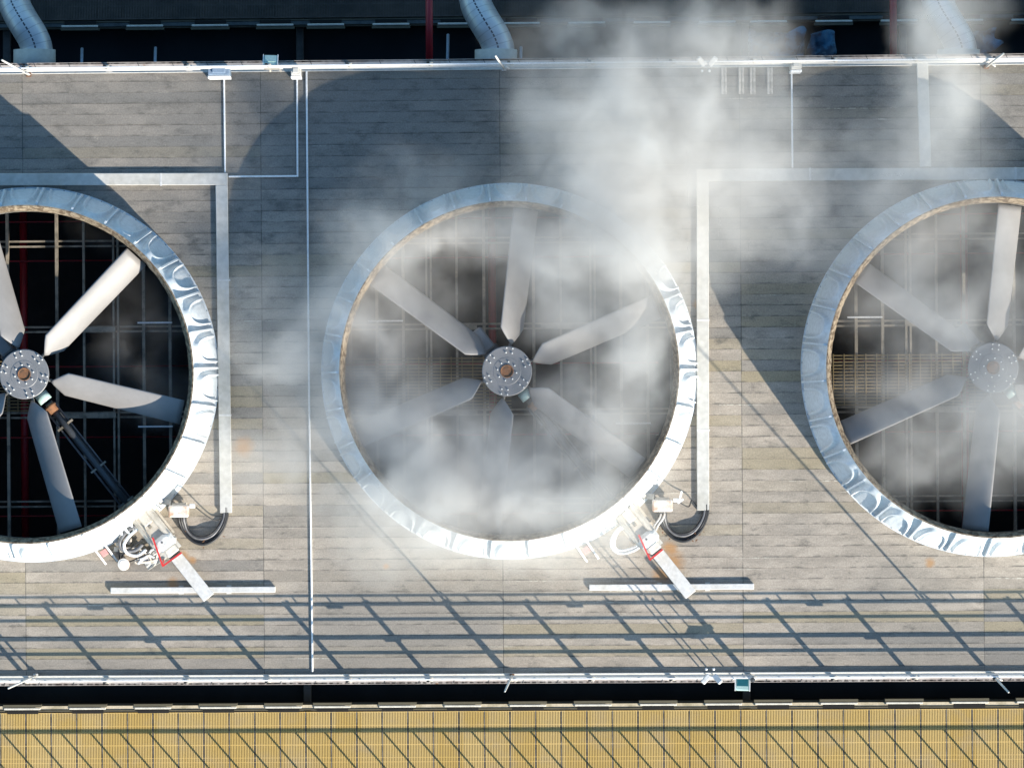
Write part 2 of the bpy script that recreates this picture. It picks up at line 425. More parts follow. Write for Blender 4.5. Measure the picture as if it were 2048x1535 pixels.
# ------------------------------------------------------------------ fan stacks
def stack():
    o = empty('fan_stack', (0, 0, 0))
    NP, NA, NS = 30, 32, 26
    m = MB(); vs = []; cols = NP * NA
    pr = random.Random(11); amp = [pr.uniform(.7, 1.25) for _ in range(NP)]; skew = [pr.uniform(-.05, .05) for _ in range(NP)]
    for k in range(cols):
        a = 2 * math.pi * k / cols; u = (k % NA) / NA - .5; pn = k // NA
        for i in range(NS + 1):
            t = i / NS
            # slope: steep skirt, then straight lean inwards to the rim
            r = R_BASE + (R_RIM - R_BASE) * (t ** 1.05); z = .05 + (H_RIM - .05) * t
            q = (abs(u + skew[pn] * t) / .33) ** 2.4 + (max(t - .04, 0) / .80) ** 3.2
            h = .030 / (1 + math.exp(max(-40, min(40, (q - .55) * 22))))
            e = (q - 1.0) / (.24 if q < 1 else .34)
            ridge = .098 * math.exp(-e ** 4) * min(1, t * 12)
            ew = min(1, (.5 - abs(u)) * 12)
            dent = .009 * noise.noise((math.cos(a) * 17, math.sin(a) * 17, t * 3.2)) + .006 * noise.noise((math.cos(a) * 46, math.sin(a) * 46, t * 6))
            r += (h + ridge * amp[pn]) + dent * min(1, t * 8) * min(1, (1 - t) * 6)
            vs.append((r * math.cos(a), r * math.sin(a), z))
    fs = []
    for k in range(cols):
        j = (k + 1) % cols
        for i in range(NS): fs.append((k * (NS + 1) + i, j * (NS + 1) + i, j * (NS + 1) + i + 1, k * (NS + 1) + i + 1))
    m.add(vs, fs); m.build('shell', 'fibreglass', o, True)
    MB().lathe([(R_BASE - .10, .006), (R_BASE - .10, .05), (R_BASE + .06, .05), (R_BASE + .06, .006)], n=180, closed=True).build('base_flange', 'fibreglass', o)
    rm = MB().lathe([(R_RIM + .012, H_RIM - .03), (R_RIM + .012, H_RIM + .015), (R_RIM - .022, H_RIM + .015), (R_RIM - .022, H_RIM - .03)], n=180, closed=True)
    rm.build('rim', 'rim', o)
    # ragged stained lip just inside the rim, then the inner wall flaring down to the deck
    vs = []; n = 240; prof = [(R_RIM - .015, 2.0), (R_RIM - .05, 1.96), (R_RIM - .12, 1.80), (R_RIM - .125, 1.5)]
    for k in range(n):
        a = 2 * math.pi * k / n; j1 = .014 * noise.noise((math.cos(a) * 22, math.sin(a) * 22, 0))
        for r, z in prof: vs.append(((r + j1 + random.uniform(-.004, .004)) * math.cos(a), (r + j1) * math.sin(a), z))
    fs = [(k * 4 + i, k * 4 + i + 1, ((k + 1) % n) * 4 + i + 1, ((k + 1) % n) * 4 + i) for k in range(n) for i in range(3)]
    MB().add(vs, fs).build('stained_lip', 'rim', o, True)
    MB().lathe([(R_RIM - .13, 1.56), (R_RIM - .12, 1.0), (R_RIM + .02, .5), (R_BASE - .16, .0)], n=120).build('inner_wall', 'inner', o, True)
    # panel joint flanges
    rb = None
    for k in range(NP):
        if rb is None:
            a0, a1 = (R_BASE + .03, .05), (R_RIM + .05, H_RIM - .02); th = .024; dep = .12
            v = []
            for y in (-th, th):
                v += [(a0[0] - .02, y, a0[1]), (a0[0] + dep * .22, y, a0[1] + .01), (a0[0] + dep * .9 - .10, y, a0[1] + .45), (a1[0] + dep * .55, y, a1[1] - .03), (a1[0] - .02, y, a1[1])]
            rb = MB().add(v, [(0, 4, 3, 2, 1), (5, 6, 7, 8, 9), (0, 1, 6, 5), (1, 2, 7, 6), (2, 3, 8, 7), (3, 4, 9, 8), (4, 0, 5, 9)]).build('rib', 'fibreglass', o)
            q = rb
        else:
            q = rb.copy(); col.objects.link(q); q.parent = o
        q.rotation_euler = (0, 0, 2 * math.pi * k / NP)
    b0 = None
    for k in range(NP * 3):
        a = 2 * math.pi * (k + .5) / (NP * 3)
        if b0 is None: b0 = MB().box(((R_BASE + .02), 0, .062), (.034, .034, .03)).build('flange_bolt', 'shaft', o); q = b0
        else: q = b0.copy(); col.objects.link(q); q.parent = o
        q.rotation_euler = (0, 0, a)
    return o
S0 = stack(); STK = [S0, copy_tree(S0), copy_tree(S0)]
for i, (o, lb, a) in enumerate(zip(STK, ('white ribbed fan stack at the left with a clear view of its fan', 'white ribbed fan stack in the middle wrapped in dense steam', 'white ribbed fan stack at the right cut by the photo edge'), (1.6, 0.0, 4.0))):
    o.location = CC[i]; o.rotation_euler = (0, 0, R(a)); tag(o, lb, 'fan stack', 'ribbed fan stacks on the deck')

# ------------------------------------------------------------------ fans
ZF = 1.38
def fan():
    o = empty('fan', (0, 0, ZF))
    NR, NC = 26, 14
    top, bot = [], []
    r0, r1 = .68, 4.02
    for i in range(NR + 1):
        t = i / NR; r = r0 + (r1 - r0) * t ** 1.15
        k = min(1, (r - r0) / .38)
        hw = .02 + (.262 + .028 * t) * (k ** .9 if k < 1 else 1)
        beta = R(43 - 8 * t)
        cl = -.03 * (1 - k)          # root point sits a little off the axis
        for j in range(NC + 1):
            s = 2 * j / NC - 1
            y = s * hw + cl
            z = y * math.tan(beta) + .055 * (1 - s * s) * (hw / .30) - .12 * (t - .5) * 0
            th = .022 * (1 - s * s) ** .5 + .003
            top.append((r, y, z + th)); bot.append((r, y, z - th))
    W = NC + 1; n = len(top); fs = []
    for i in range(NR):
        for j in range(NC):
            a, b, c, d = i * W + j, i * W + j + 1, (i + 1) * W + j + 1, (i + 1) * W + j
            fs.append((a, d, c, b)); fs.append((n + a, n + b, n + c, n + d))
    bd = [j for j in range(W)] + [i * W + NC for i in range(1, NR + 1)] + [NR * W + j for j in range(NC - 1, -1, -1)] + [i * W for i in range(NR - 1, 0, -1)]
    for q in range(len(bd)): a, b = bd[q], bd[(q + 1) % len(bd)]; fs.append((a, b, n + b, n + a))
    bl = MB().add(top + bot, fs).build('blade', 'blade', o, True)
    mod = None
    nk = MB().tube([(.2, 0, -.06), (.86, 0, -.06)], [.06, .03], 10).build('blade_neck', 'shaft', bl, True)
    for k in range(1, 6):
        c = copy_tree(bl, o); c.rotation_euler = (0, 0, R(60 * k))
    hb = MB().lathe([(.0, -.28), (.52, -.28), (.60, -.10), (.618, .02), (.618, .045), (.60, .055), (.345, .055), (.335, .062), (.0, .062)], n=72).build('hub', 'hub', o)
    hb.location = (0, 0, .16)
    MB().lathe([(0, .064), (.13, .064), (.145, .09), (.16, .09), (.165, .062)], n=36).build('rusty_bore', 'rust', hb)
    b0 = MB().lathe([(0, .045), (.014, .045), (.019, .035), (.019, 0)], n=8).build('bolt', 'bolt', hb)
    pos = [(.235 * math.cos(R(q * 45 + 12)), .235 * math.sin(R(q * 45 + 12))) for q in range(8)]
    for q in range(6):
        for rr in (.46, .575):
            for da in (-8, 8): pos.append((rr * math.cos(R(60 * q + da * .46 / rr * 1.2)), rr * math.sin(R(60 * q + da * .46 / rr * 1.2))))
    for i, (x, y) in enumerate(pos):
        q = b0 if i == 0 else b0.copy()
        if i: col.objects.link(q); q.parent = hb
        q.location = (x, y, .055)
    return o
F0 = fan(); FANS = [F0, copy_tree(F0), copy_tree(F0)]
HUBS = [at(50, 748, ZF), at(1014, 742, ZF), at(1985, 735, ZF)]
for i, (o, lb, a) in enumerate(zip(FANS, ('grey six bladed fan in the clear left stack', 'grey six bladed fan half lost in steam in the middle stack', 'grey six bladed fan in the right stack cut by the photo edge'), (46, 23, 23.5))):
    o.location = HUBS[i]; o.rotation_euler = (0, 0, R(a)); tag(o, lb, 'fan', 'six bladed fans in the stacks')

# ------------------------------------------------------------------ drive train; local frame: +x points from the hub to the motor
ANG = R(-52.0)
def drive():
    o = empty('drive_shaft', (0, 0, 0))
    MB().tube([(.95, 0, .95), (1.9, 0, .94), (3.2, 0, .93), (4.3, 0, .92)], .085, 20).build('shaft_tube', 'shaft', o, True)
    MB().tube([(1.0, -.16, .86), (2.0, -.16, .86), (4.2, -.16, .84)], .028, 8).build('oil_line', 'hose', o, True)
    MB().tube([(1.0, .14, .86), (4.2, .14, .84)], .02, 8).build('oil_line', 'hose', o, True)
    for s in (1.62, 2.95, 4.05): MB().box((s, 0, .96), (.05, .46, .05)).build('bracket', 'wood', o)
    m = MB().box((2.6, 0, .74), (3.4, .20, .06)); m.build('torque_beam', 'shaft', o)
    MB().tube([(.98, 0, .95), (1.05, 0, .95), (1.06, 0, .95), (1.2, 0, .95)], [.15, .15, .12, .12], 20).build('coupling', 'rust', o, True)
    return o
def gearbox():
    o = empty('gearbox', (0, 0, 0))
    MB().bbox((-.1, 0, .72), (1.3, .46, .5), .05).build('casing', 'shaft', o)
    MB().tube([(.62, 0, .98), (.86, 0, .98)], .17, 24).build('end_cover', 'teal', o, True)
    MB().bbox((-.98, 0, .86), (.62, .34, .34), .04).build('oil_tank', 'blade', o)
    return o
LB = ('the left', 'the steaming middle', 'the right')
D0, G0 = drive(), gearbox()
for i in range(3):
    d = D0 if i == 0 else copy_tree(D0); gx = G0 if i == 0 else copy_tree(G0)
    h = at((50, 1014, 1985)[i], (748, 742, 735)[i], .95)
    for q in (d, gx): q.location = (h.x, h.y, 0); q.rotation_euler = (0, 0, ANG)
    tag(d, 'dark drive shaft slanting from the hub to the motor under %s fan' % LB[i], 'drive shaft', 'drive shafts of the fans')
    tag(gx, 'gearbox with pale teal end cover beneath the hub of %s fan' % LB[i], 'gearbox', 'gearboxes under the fan hubs')

def motor(red, k):
    o = empty('fan_motor', (0, 0, 0)); W = .12
    MB().box((5.08, W, .11), (1.35, .50, .12)).build('skid', 'tray', o)
    MB().bbox((4.36, .0, .62), (.30, .34, .34), .03).build('shaft_guard', 'tray', o)
    hs = MB().bbox((4.98, W, .50), (1.02, .60, .66), .06).build('housing', 'cream', o)
    MB().bbox((4.98, W + .19, .86), (.96, .12, .08), .03).build('side_ridge', 'cream', hs)
    MB().bbox((4.93, W - .21, .86), (.86, .09, .08), .03).build('side_ridge', 'cream', hs)
    MB().bbox((4.68, W, .85), (.32, .26, .06), .02).build('top_plate', 'cream', hs)
    MB().bbox((4.92 + .03 * k, W - .02, .845), (.07, .08, .05), .01).build('nameplate', 'wood', hs)
    MB().box((4.98, W + .325, .30), (.8, .06, .10)).box((4.98, W - .325, .30), (.8, .06, .10)).build('side_rail', 'cream', hs)
    cw = MB().bbox((5.43, W + .02, .58), (.36, .54, .74), .09).build('end_cowl', 'whitecap', o)
    MB().lathe([(0, .01), (.025, .01), (.025, -.02)], (5.40, W - .02, .95), 12).build('lifting_eye', 'shaft', cw)
    MB().bbox((5.70, W, .36), (.20, .34, .3), .03).build('rear_foot', 'tray', o)
    m = MB(); (x0, y0), (x1, y1), (x2, y2) = red
    m.bar((x0, y0, 1.02), (x1, y1, .98), .042, .042); m.bar((x1 + .01, y1 - .02, .98), (x2, y2, .98), .042, .042)
    m.bar((x1 - .02, y1 + .01, .97), (x1 - .10, y1 + .06, .40), .035, .035)
    m.build('red_guard_bar', 'red', o)
    return o
def cover():
    o = empty('cable_duct_cover', (0, 0, 0))
    MB().bbox((6.53, .11, .20), (1.33, .32, .05), .012).build('top_plate', 'duct', o)
    MB().box((6.53, .11, .085), (1.27, .20, .17)).build('duct_body', 'tray', o)
    return o
MO, CO = (motor(((5.16, 0), (5.86, -.24), (5.90, .33)), 0), motor(((5.19, .02), (5.84, -.14), (5.84, .26)), 1)), cover()
for i in range(2):
    mo = MO[i]; co = CO if i == 0 else copy_tree(CO)
    h = at((52, 1015.5, 1988)[i], (749, 741.5, 735)[i], .5)
    for q in (mo, co): q.location = (h.x, h.y, 0); q.rotation_euler = (0, 0, ANG)
    tag(mo, 'cream electric motor with red guard bar beside %s stack' % LB[i], 'motor', 'fan motors beside the stacks')
    tag(co, 'pale slanting plate crossing the low beam below %s motor' % LB[i], 'duct cover', 'slanting duct covers')

def P(px, py, z=0.0): return at(px, py, z)
# ------------------------------------------------------------------ low beams, boxes, hoses by the motors
for i, x0 in enumerate((221, 1178)):
    a, b = P(x0, (1180, 1174)[i], .06), P(x0 + 330, (1178, 1172)[i], .06)
    o = empty('low_beam', (a + b) / 2, math.atan2(b.y - a.y, b.x - a.x), label=('low white beam on the deck below the left motor', 'low white beam on the deck below the middle motor crossed by thin shadows')[i], cat='beam', group='low white beams on the deck')
    L = (b - a).length
    MB().bbox((0, 0, 0), (L, .15, .09), .012).build('beam_body', 'duct', o)
    MB().box((-.3, 0, -.045), (.12, .22, .03)).build('foot', 'tray', o); MB().box((.9, 0, -.045), (.12, .22, .03)).build('foot', 'tray', o)

for i, (ox, oy, lb) in enumerate(((0, 0, 'rusty white junction box with a bracket beside the left motor'), (965, -11, 'rust streaked white junction box with a forked arm beside the middle motor'))):
    o = empty('junction_box', P(359 + ox, 1021 + oy, .3), label=lb, cat='junction box', group='junction boxes by the motors')
    MB().bbox((0, 0, .28), (.50, .30, .34), .03).build('box_body', 'rustwhite', o)
    MB().box((0, .17, .02), (.34, .05, .5)).build('mount_plate', 'cream', o)
    m = MB(); m.bar((-.62, .26, .15), (-.2, .22, .2), .14, .05); m.bar((-.78, .50, .3), (-.42, .22, .3), .10, .05)
    m.build('support_arm', 'cream', o)
    m = MB(); m.box((.1, .1, -.14), (.06, .06, .36)); m.box((-.1, .1, -.14), (.06, .06, .36)); m.build('legs', 'cream', o)
    MB().bbox((.34, .13, .36), (.14, .10, .10), .015).build('plug', 'conduit', o)
    if i == 1:
        m = MB(); m.bar((.42, .12, .42), (.48, .36, .46), .045, .03); m.bar((.38, .06, .40), (.52, .16, .42), .05, .03); m.build('fork_arm', 'conduit', o)
    tp = P(1397 if i else 447, 1021 if i else 1026, .06)
    # thin black cable from the box to the tray
    pts = [P(362 + ox + 30, 1014 + oy, .62), P(410 + ox + 2, 1030 + oy * .3 + (0 if i == 0 else -14), .35), P(tuple(((430, 1040), (1384, 1000))[i])[0], ((430, 1040), (1384, 1000))[i][1], .1), P(((444, 1036), (1399, 1021))[i][0], ((444, 1036), (1399, 1021))[i][1], .08)]
    c_ = MB().tube(smooth_path(pts), .016, 8).build('thin_cable', 'black', None, True)
    tag(c_, ('thin black cable drooping from the left junction box', 'thin black cable looping from the middle junction box to the tray')[i], 'cable', 'thin cables')
    # heavy hoses: a half loop from the box down and round into the tray end
    hz = empty('cable_bundle', P((405, 1369)[i], (1070, 1058)[i], .1), label=('thick black cable loop with rust stains hanging from the left tray end', 'thick black cable loop with leaf litter hanging from the middle tray end')[i], cat='cable bundle', group='thick cable loops at the tray ends')
    bx, by = (0, 0) if i == 0 else (961, -6)
    for k, (dr, rr, mt) in enumerate(((0, .038, 'black'), (6, .034, 'hose'), (-5, .036, 'black'), (10, .024, 'black'))):
        pts = [P(362 + bx + dr * .9, 1026 + by, .42), P(363 + bx + dr * .9, 1042 + by, .22), P(371 + bx + dr * .7, 1062 + by - dr * .25, .09 + k * .02), P(387 + bx + dr * .3, 1078 + by - dr * .7, .08 + k * .02),
               P(407 + bx, 1083 + by - dr, .08 + k * .02), P(427 + bx - dr * .4, 1075 + by - dr * .8, .08 + k * .02), P(442 + bx - dr * .6, 1057 + by - dr * .4, .08), P(450 + bx - dr * .6, 1038 + by, .07), P(452 + bx - dr * .6, 1026 + by, .07), P(452 + bx - dr * .6, 1014 + by, .07)]
        c_ = MB().tube(smooth_path(pts, 7), rr, 12).build('hose', mt, None, True)
        c_.parent = hz; c_.matrix_parent_inverse = Matrix.Translation(-hz.location)
    m = MB()
    for q in range(26 if i else 10):
        a = random.uniform(-2.9, -.2); r = random.uniform(.42, .62); cc = P(407 + bx, 1045 + by, .03)
        m.box((cc.x + r * math.cos(a), cc.y + r * math.sin(a), .05 + random.uniform(0, .1)), (random.uniform(.02, .07), random.uniform(.015, .04), .01), random.uniform(0, 3))
    l_ = m.build('leaf_litter', 'rust'); tag(l_, ('few rusty flakes scattered round the left cable loop', 'brown leaf litter caught round the middle cable loop')[i], 'leaf litter', kind='stuff')

# white hose loop beside the middle motor; grey-cream tangle, coil and bucket beside the left one
o = empty('white_hose_loop', P(1235, 1085, .2), label='white double hose arching out beside the middle motor', cat='hose')
for k, d in enumerate((0, 6)):
    pts = [P(1244 + d, 1052, .75), P(1232 + d * .8, 1062, .62), P(1223 + d, 1078, .45), P(1223 + d, 1092, .35), P(1232 + d * .6, 1103 - d * .7, .32), P(1248, 1106 - d, .34), P(1268, 1100 - d, .42), P(1278, 1094 - d, .45)]
    c_ = MB().tube(smooth_path(pts, 7), .034, 10).build('hose', 'whitehose', None, True); c_.parent = o; c_.matrix_parent_inverse = Matrix.Translation(-o.location)
o = empty('conduit_pair', P(1318, 1045, .2), label='two pale conduits joining the middle junction box and motor', cat='conduit')
for k in (0, 7):
    c_ = MB().tube(smooth_path([P(1322 + k, 1026, .35), P(1319 + k, 1036, .4), P(1309 + k, 1050, .45), P(1303 + k, 1062, .5)]), .028, 8).build('conduit', 'duct', None, True); c_.parent = o; c_.matrix_parent_inverse = Matrix.Translation(-o.location)
o = empty('hose_tangle', P(262, 1085, .1), label='tangle of grey and cream hoses beside the left motor', cat='hose tangle')
rt = random.Random(3)
paths = [((272, 1050, .6), (250, 1066, .5), (240, 1085, .35), (246, 1100, .3), (270, 1100, .3), (285, 1088, .4)),
         ((276, 1056, .6), (258, 1072, .5), (248, 1090, .4), (255, 1106, .3), (275, 1110, .25), (292, 1098, .3)),
         ((265, 1060, .5), (246, 1078, .3), (238, 1100, .2), (240, 1122, .15)),
         ((285, 1078, .5), (262, 1096, .35), (244, 1112, .2), (252, 1124, .12), (280, 1114, .2), (300, 1106, .25)),
         ((236, 1076, .2), (252, 1094, .3), (276, 1096, .3), (296, 1110, .2), (304, 1124, .1))]
for k, pp in enumerate(paths):
    c_ = MB().tube(smooth_path([P(*q) for q in pp], 6), (.045, .04, .02, .018, .022)[k], 10).build('hose', ('hose', 'whitehose', 'black', 'black', 'cream')[k], None, True)
    c_.parent = o; c_.matrix_parent_inverse = Matrix.Translation(-o.location)
m = MB()
for q in range(16):
    p = P(rt.uniform(232, 262), rt.uniform(1066, 1104), rt.uniform(.05, .3)); m.bbox(p, (rt.uniform(.08, .26), rt.uniform(.05, .12), .05), .01, rt.uniform(0, 3))
c_ = m.build('valve_block', 'cream'); c_.parent = o; c_.matrix_parent_inverse = Matrix.Translation(-o.location)
o = empty('bucket', P(249, 1127, 0), label='round white bucket with lid on the deck by the hose tangle', cat='bucket')
MB().lathe([(0, 0), (.12, 0), (.14, .28), (.155, .28), (.155, .31), (0, .31)], n=32).build('bucket_body', 'rustwhite', o, True)
MB().lathe([(0, .325), (.105, .325), (.11, .315), (.145, .315), (.15, .30)], n=32).build('lid', 'whitecap', o)
# crumpled pale coil heap
o = empty('rope_heap', P(292, 1112, 0), label='crumpled heap of pale rope and sheeting beside the left motor', cat='rope heap')
for k in range(5):
    pts = [(rt.uniform(-.27, .27), rt.uniform(-.18, .22), rt.uniform(.04, .2)) for _ in range(7)]
    MB().tube(smooth_path(pts, 6), .028, 8).build('rope', 'palewood' if k % 2 else 'whitehose', o, True)
vs = []; fs = []
for a in range(9):
    for b in range(9):
        x, y = (a / 8 - .5) * .62, (b / 8 - .5) * .40
        vs.append((x + .18, y - .12, .05 + .12 * abs(noise.noise((x * 6, y * 7, 3)))))
for a in range(8):
    for b in range(8): k = a * 9 + b; fs.append((k, k + 9, k + 10, k + 1))
sh = MB().add(vs, fs).build('sheeting', 'tray', o); sh.rotation_euler = (0, 0, R(32)); sm = sh.modifiers.new('thickness', 'SOLIDIFY'); sm.thickness = .012

for i, (x, y) in enumerate(((209, 1103), (1171, 1098))):
    o = empty('step_rail', P(x, y, 0), R(-56), label=('pale twin rail with a pink tag leaning on the left stack foot', 'pale twin rail with a pink tag in thin steam by the middle stack')[i], cat='step rail', group='pink tagged step rails')
    for s_ in (-1, 1): MB().bar((-.26 + s_ * .05, s_ * .14, .42), (.32 + s_ * .05, s_ * .14, .05), .045, .045).build('rail_bar', 'whitecap', o)
    MB().bbox((.02, 0, .22), (.16, .17, .03), .01).build('tag_plate', 'pink', o)

# ------------------------------------------------------------------ cable trays and thin conduits
def run(name, pts, wd, h, mat, z, **kw):
    o = empty(name, P(pts[0][0], pts[0][1], 0), **kw)
    for k in range(len(pts) - 1):
        a, b = P(*pts[k], z), P(*pts[k + 1], z)
        d = (b - a).normalized()
        if k: a = a + d * (wd / 2 + .001)
        if k < len(pts) - 2: b = b + d * (wd / 2)
        m = MB(); L = (b - a).length; mid = (a + b) / 2 - Vector(o.location); mid.z = z
        m.bbox(mid, (L, wd, h), min(.012, h * .25), math.atan2(d.y, d.x))
        m.build('run', mat, o)
    return o
g = 'cable trays on the deck'
run('cable_tray', [(-60, 359), (443, 358), (452, 1025)], .305, .10, 'tray', .055, label='pale cable tray turning the corner right of the left fan stack', cat='cable tray', group=g)
run('cable_tray', [(2110, 347), (1405, 350), (1406, 1020)], .305, .10, 'tray', .055, label='pale cable tray between the middle and right fan stacks', cat='cable tray', group=g)
run('cable_tray', [(1844, 118), (1851, 334)], .28, .12, 'tray', .07, label='short wide cable tray from the far rail to the right tray', cat='cable tray', group=g)
g = 'thin white conduits on the deck'
run('conduit', [(448, 152), (450, 345)], .044, .044, 'conduit', .03, label='thin white conduit from the blue grey cabinet to the left tray', cat='conduit', group=g)
run('conduit', [(594, 150), (595, 352), (457, 353)], .044, .044, 'conduit', .03, label='thin white conduit bending left beside the long straight one', cat='conduit', group=g)
run('conduit', [(613, 142), (618, 760), (625, 1343)], .046, .044, 'conduit', .03, label='long thin white conduit crossing the whole deck', cat='conduit', group=g)
run('conduit', [(1583, 135), (1585, 336)], .044, .044, 'conduit', .03, label='thin white conduit right of the pale board strips', cat='conduit', group=g)
# joint lines on the trays
for (x, y, v) in ((322, 359, 1), (448, 560, 0), (1406, 640, 0), (1407, 860, 0), (1620, 348, 1), (2031, 347, 1), (450, 830, 0)):
    pp_ = P(x, y, .106)
    tr = [o for o in bpy.data.objects if o.name.startswith('cable_tray')]
    ow = tr[0] if x < 700 else tr[1]
    j_ = MB().bbox(pp_ - Vector((ow.location.x, ow.location.y, 0)), (.05, .315, .006) if v else (.315, .05, .006), .002).build('joint_plate', 'duct', ow)
    j_.location.z = 0

# ------------------------------------------------------------------ guard rails
POST = [(-98 + 160.2 * k) for k in range(15)]
def rail(y_base, sgn, name_lb, zs, toe):
    y0 = y_base
    o = empty('guard_rail', (0, y0, 0), label=name_lb, cat='guard rail', group='guard rails along the deck')
    L = 2 * XW - .2
    for z, t in zs:
        MB().bbox((0, 0, z), (L, .045, t), .010).build('rail', 'rail', o)
    MB().bbox((0, sgn * -.045, .015 + toe / 2), (L, .03, toe), .008).build('toe_board', 'rail', o)
    MB().box((0, sgn * .02, .012), (L, .09, .02)).build('base_channel', 'rail', o)
    MB().tube([(-L / 2, sgn * .02, 1.215), (L / 2, sgn * .02, 1.215)], .018, 6).build('top_wire', 'conduit', o)
    p0 = w0 = c0 = g0 = None
    for k in range(-6, 19):
        x = P(58 + 160.4 * k, 1350 if sgn < 0 else 140, 0).x
        if abs(x) > XW - .3: continue
        if p0 is None: p0 = MB().box((0, 0, .56), (.10, .05, 1.08)).box((0, -sgn * .02, .02), (.16, .14, .03)).build('post', 'rail', o); q = p0
        else: q = p0.copy(); col.objects.link(q); q.parent = o
        q.location = (x, sgn * .062, 0)
        if g0 is None: g0 = MB().bbox((-.035, sgn * .01, 1.115), (.07, .085, .035), .01).build('post_cap', 'black', o); h0 = MB().bbox((.045, -sgn * .015, 1.118), (.09, .12, .03), .02).build('gusset', 'cream', o); q, h_ = g0, h0
        else: q, h_ = g0.copy(), h0.copy(); col.objects.link(q); col.objects.link(h_); q.parent = h_.parent = o
        q.location = h_.location = (x, sgn * .04, 0)
    for k in range(-14, 43):
        x = P(30 + 69.3 * k, 1350 if sgn < 0 else 140, 0).x
        if abs(x) > XW - .3: continue
        if w0 is None: w0 = MB().box((0, 0, 1.16), (.028, .028, .12)).build('wire_stub', 'conduit', o); q = w0
        else: q = w0.copy(); col.objects.link(q); q.parent = o
        q.location = (x, sgn * .02, 0)
    for k in range(-3, 7):
        for dx, z in ((0, 1.045), (58, .548)):
            x = P(310 + 480 * k + dx, 1350 if sgn < 0 else 140, 0).x
            if abs(x) > XW - 1: continue
            if c0 is None: c0 = MB().bbox((0, 0, 0), (.40, .05, .045), .01).build('clamp', 'rail', o); q = c0
            else: q = c0.copy(); col.objects.link(q); q.parent = o
            q.location = (x, 0, z)
    return o
RB = P(1024, 1350, 0).y; RT = P(1024, 134.5, 0).y
ZS = [(1.08, .040), (.855, .030), (.585, .052), (.357, .034)]
rail(RB, -1, 'white guard rail on the near edge casting long grid shadows', ZS, .075)
rail(RT, 1, 'white guard rail on the far edge above the dark gap', ZS, .03)

# leaning masts clamped to the rails
for i, (bx, by, lean, h, lb) in enumerate(((72, 1350, (-.20, -.02), 5.1, 'slim leaning mast on the near rail at the left'), (1024, 1350, (-.17, -.08), 5.3, 'slim leaning mast on the near rail below the middle stack'), (1986, 1350, (-.12, -.10), 5.3, 'slim leaning mast on the near rail at the right'),
                                     (58, 150, (-.25, .10), 4.4, 'slim leaning mast on the far rail by the left pipe'), (1008, 138, (-.20, .05), 4.4, 'slim leaning mast on the far rail by the middle pipe'), (1972, 134, (.02, .05), 4.4, 'slim leaning mast on the far rail at the right'))):
    b = P(bx, by, 0)
    o = empty('mast', b, label=lb, cat='mast', group='slim masts on the rails')
    MB().tube([(0, 0, .03), (lean[0] * .2, lean[1] * .2, h * .2), (lean[0], lean[1], h)], [.032, .030, .022], 10).build('pole', 'rail', o, True)
    MB().tube([(.02, 0, 1.25), (.10, -.05, 1.22), (.12, -.06, 1.12)], .022, 8).build('hook', 'rail', o, True)
    MB().box((0, 0, .06), (.12, .10, .10)).build('clamp', 'rust' if i % 2 else 'rail', o)

def flood(px, py, z, sgn, lb, tilt):
    o = empty('floodlight', P(px, py, z), R(-2), label=lb, cat='floodlight', group='floodlights on the rails')
    m3 = Matrix.Rotation(tilt, 3, 'X')
    hd = MB().bbox((0, 0, 0), (.34, .30, .07), .02, mat=m3).build('head', 'teal', o)
    MB().box(m3 @ Vector((0, .045, .04)), (.28, .18, .014), mat=m3).build('lens', 'glass' if sgn < 0 else 'teal', hd)
    m = MB()
    for s_ in (-1, 1): m.box(m3 @ Vector((s_ * .18, 0, .01)), (.02, .32, .07), mat=m3)
    m.build('side_frame', 'conduit', hd)
    m = MB(); m.bar((-.16, -sgn * .20, -.05), (.22, -sgn * .20, -.05), .04, .04); m.bar((.22, -sgn * .20, -.05), (.28, -sgn * .26, -.05), .05, .05); m.bar((0, -sgn * .17, -.04), (0, -sgn * .26, -.12), .04, .04)
    m.build('bracket', 'cream', o)
flood(541, 122, .75, 1, 'pale teal floodlight hanging off the far rail', R(-25))
flood(1485, 1368, .75, -1, 'dark teal glass floodlight hanging off the near rail', R(-12))

o = empty('lamp_pole', P(1499, 1351, 0), label='thick short white pole beside the dark teal floodlight', cat='pole')
MB().tube([(0, 0, .02), (0, 0, 1.75)], .058, 16).build('pole', 'rail', o, True)
MB().lathe([(0, 1.78), (.05, 1.77), (.062, 1.74), (.062, 1.70)], n=16).build('cap', 'shaft', o)
def twin(px, py, sgn, lb, h):
    o = empty('twin_lamp', P(px, py, 0), label=lb, cat='twin lamp', group='twin lamps on the rails')
    for s_ in (-1, 1):
        MB().tube([(s_ * .09, 0, .03), (s_ * .09, -sgn * .02, h)], .017, 8).build('pole', 'conduit', o, True)
        m3 = Matrix.Rotation(R(-42 * s_ * sgn), 3, 'Z') @ Matrix.Rotation(R(20 * sgn), 3, 'X')
        MB().bbox((s_ * .14, sgn * .02, h + .03), (.13, .27, .06), .02, mat=m3).build('lamp_head', 'whitecap', o)
        MB().lathe([(0, .03), (.03, .02), (.035, -.02), (0, -.03)], (s_ * .09, -sgn * .16, h * .5), 12).build('sensor', 'conduit', o, True)
    MB().tube([(-.09, 0, h * .8), (.09, 0, h * .8)], .012, 8).build('crossbar', 'conduit', o, True)
twin(1417, 1346, -1, 'pair of white lamp heads on thin poles on the near rail', 2.0)
twin(1409, 133, 1, 'pair of white lamp heads in steam on the far rail', 1.6)
o = empty('thin_pole', P(1461, 1348, 0), label='single thin pole on the near rail between twin lamps and floodlight', cat='pole')
MB().tube([(0, 0, .03), (0, 0, 1.9)], .016, 8).build('pole', 'conduit', o, True)

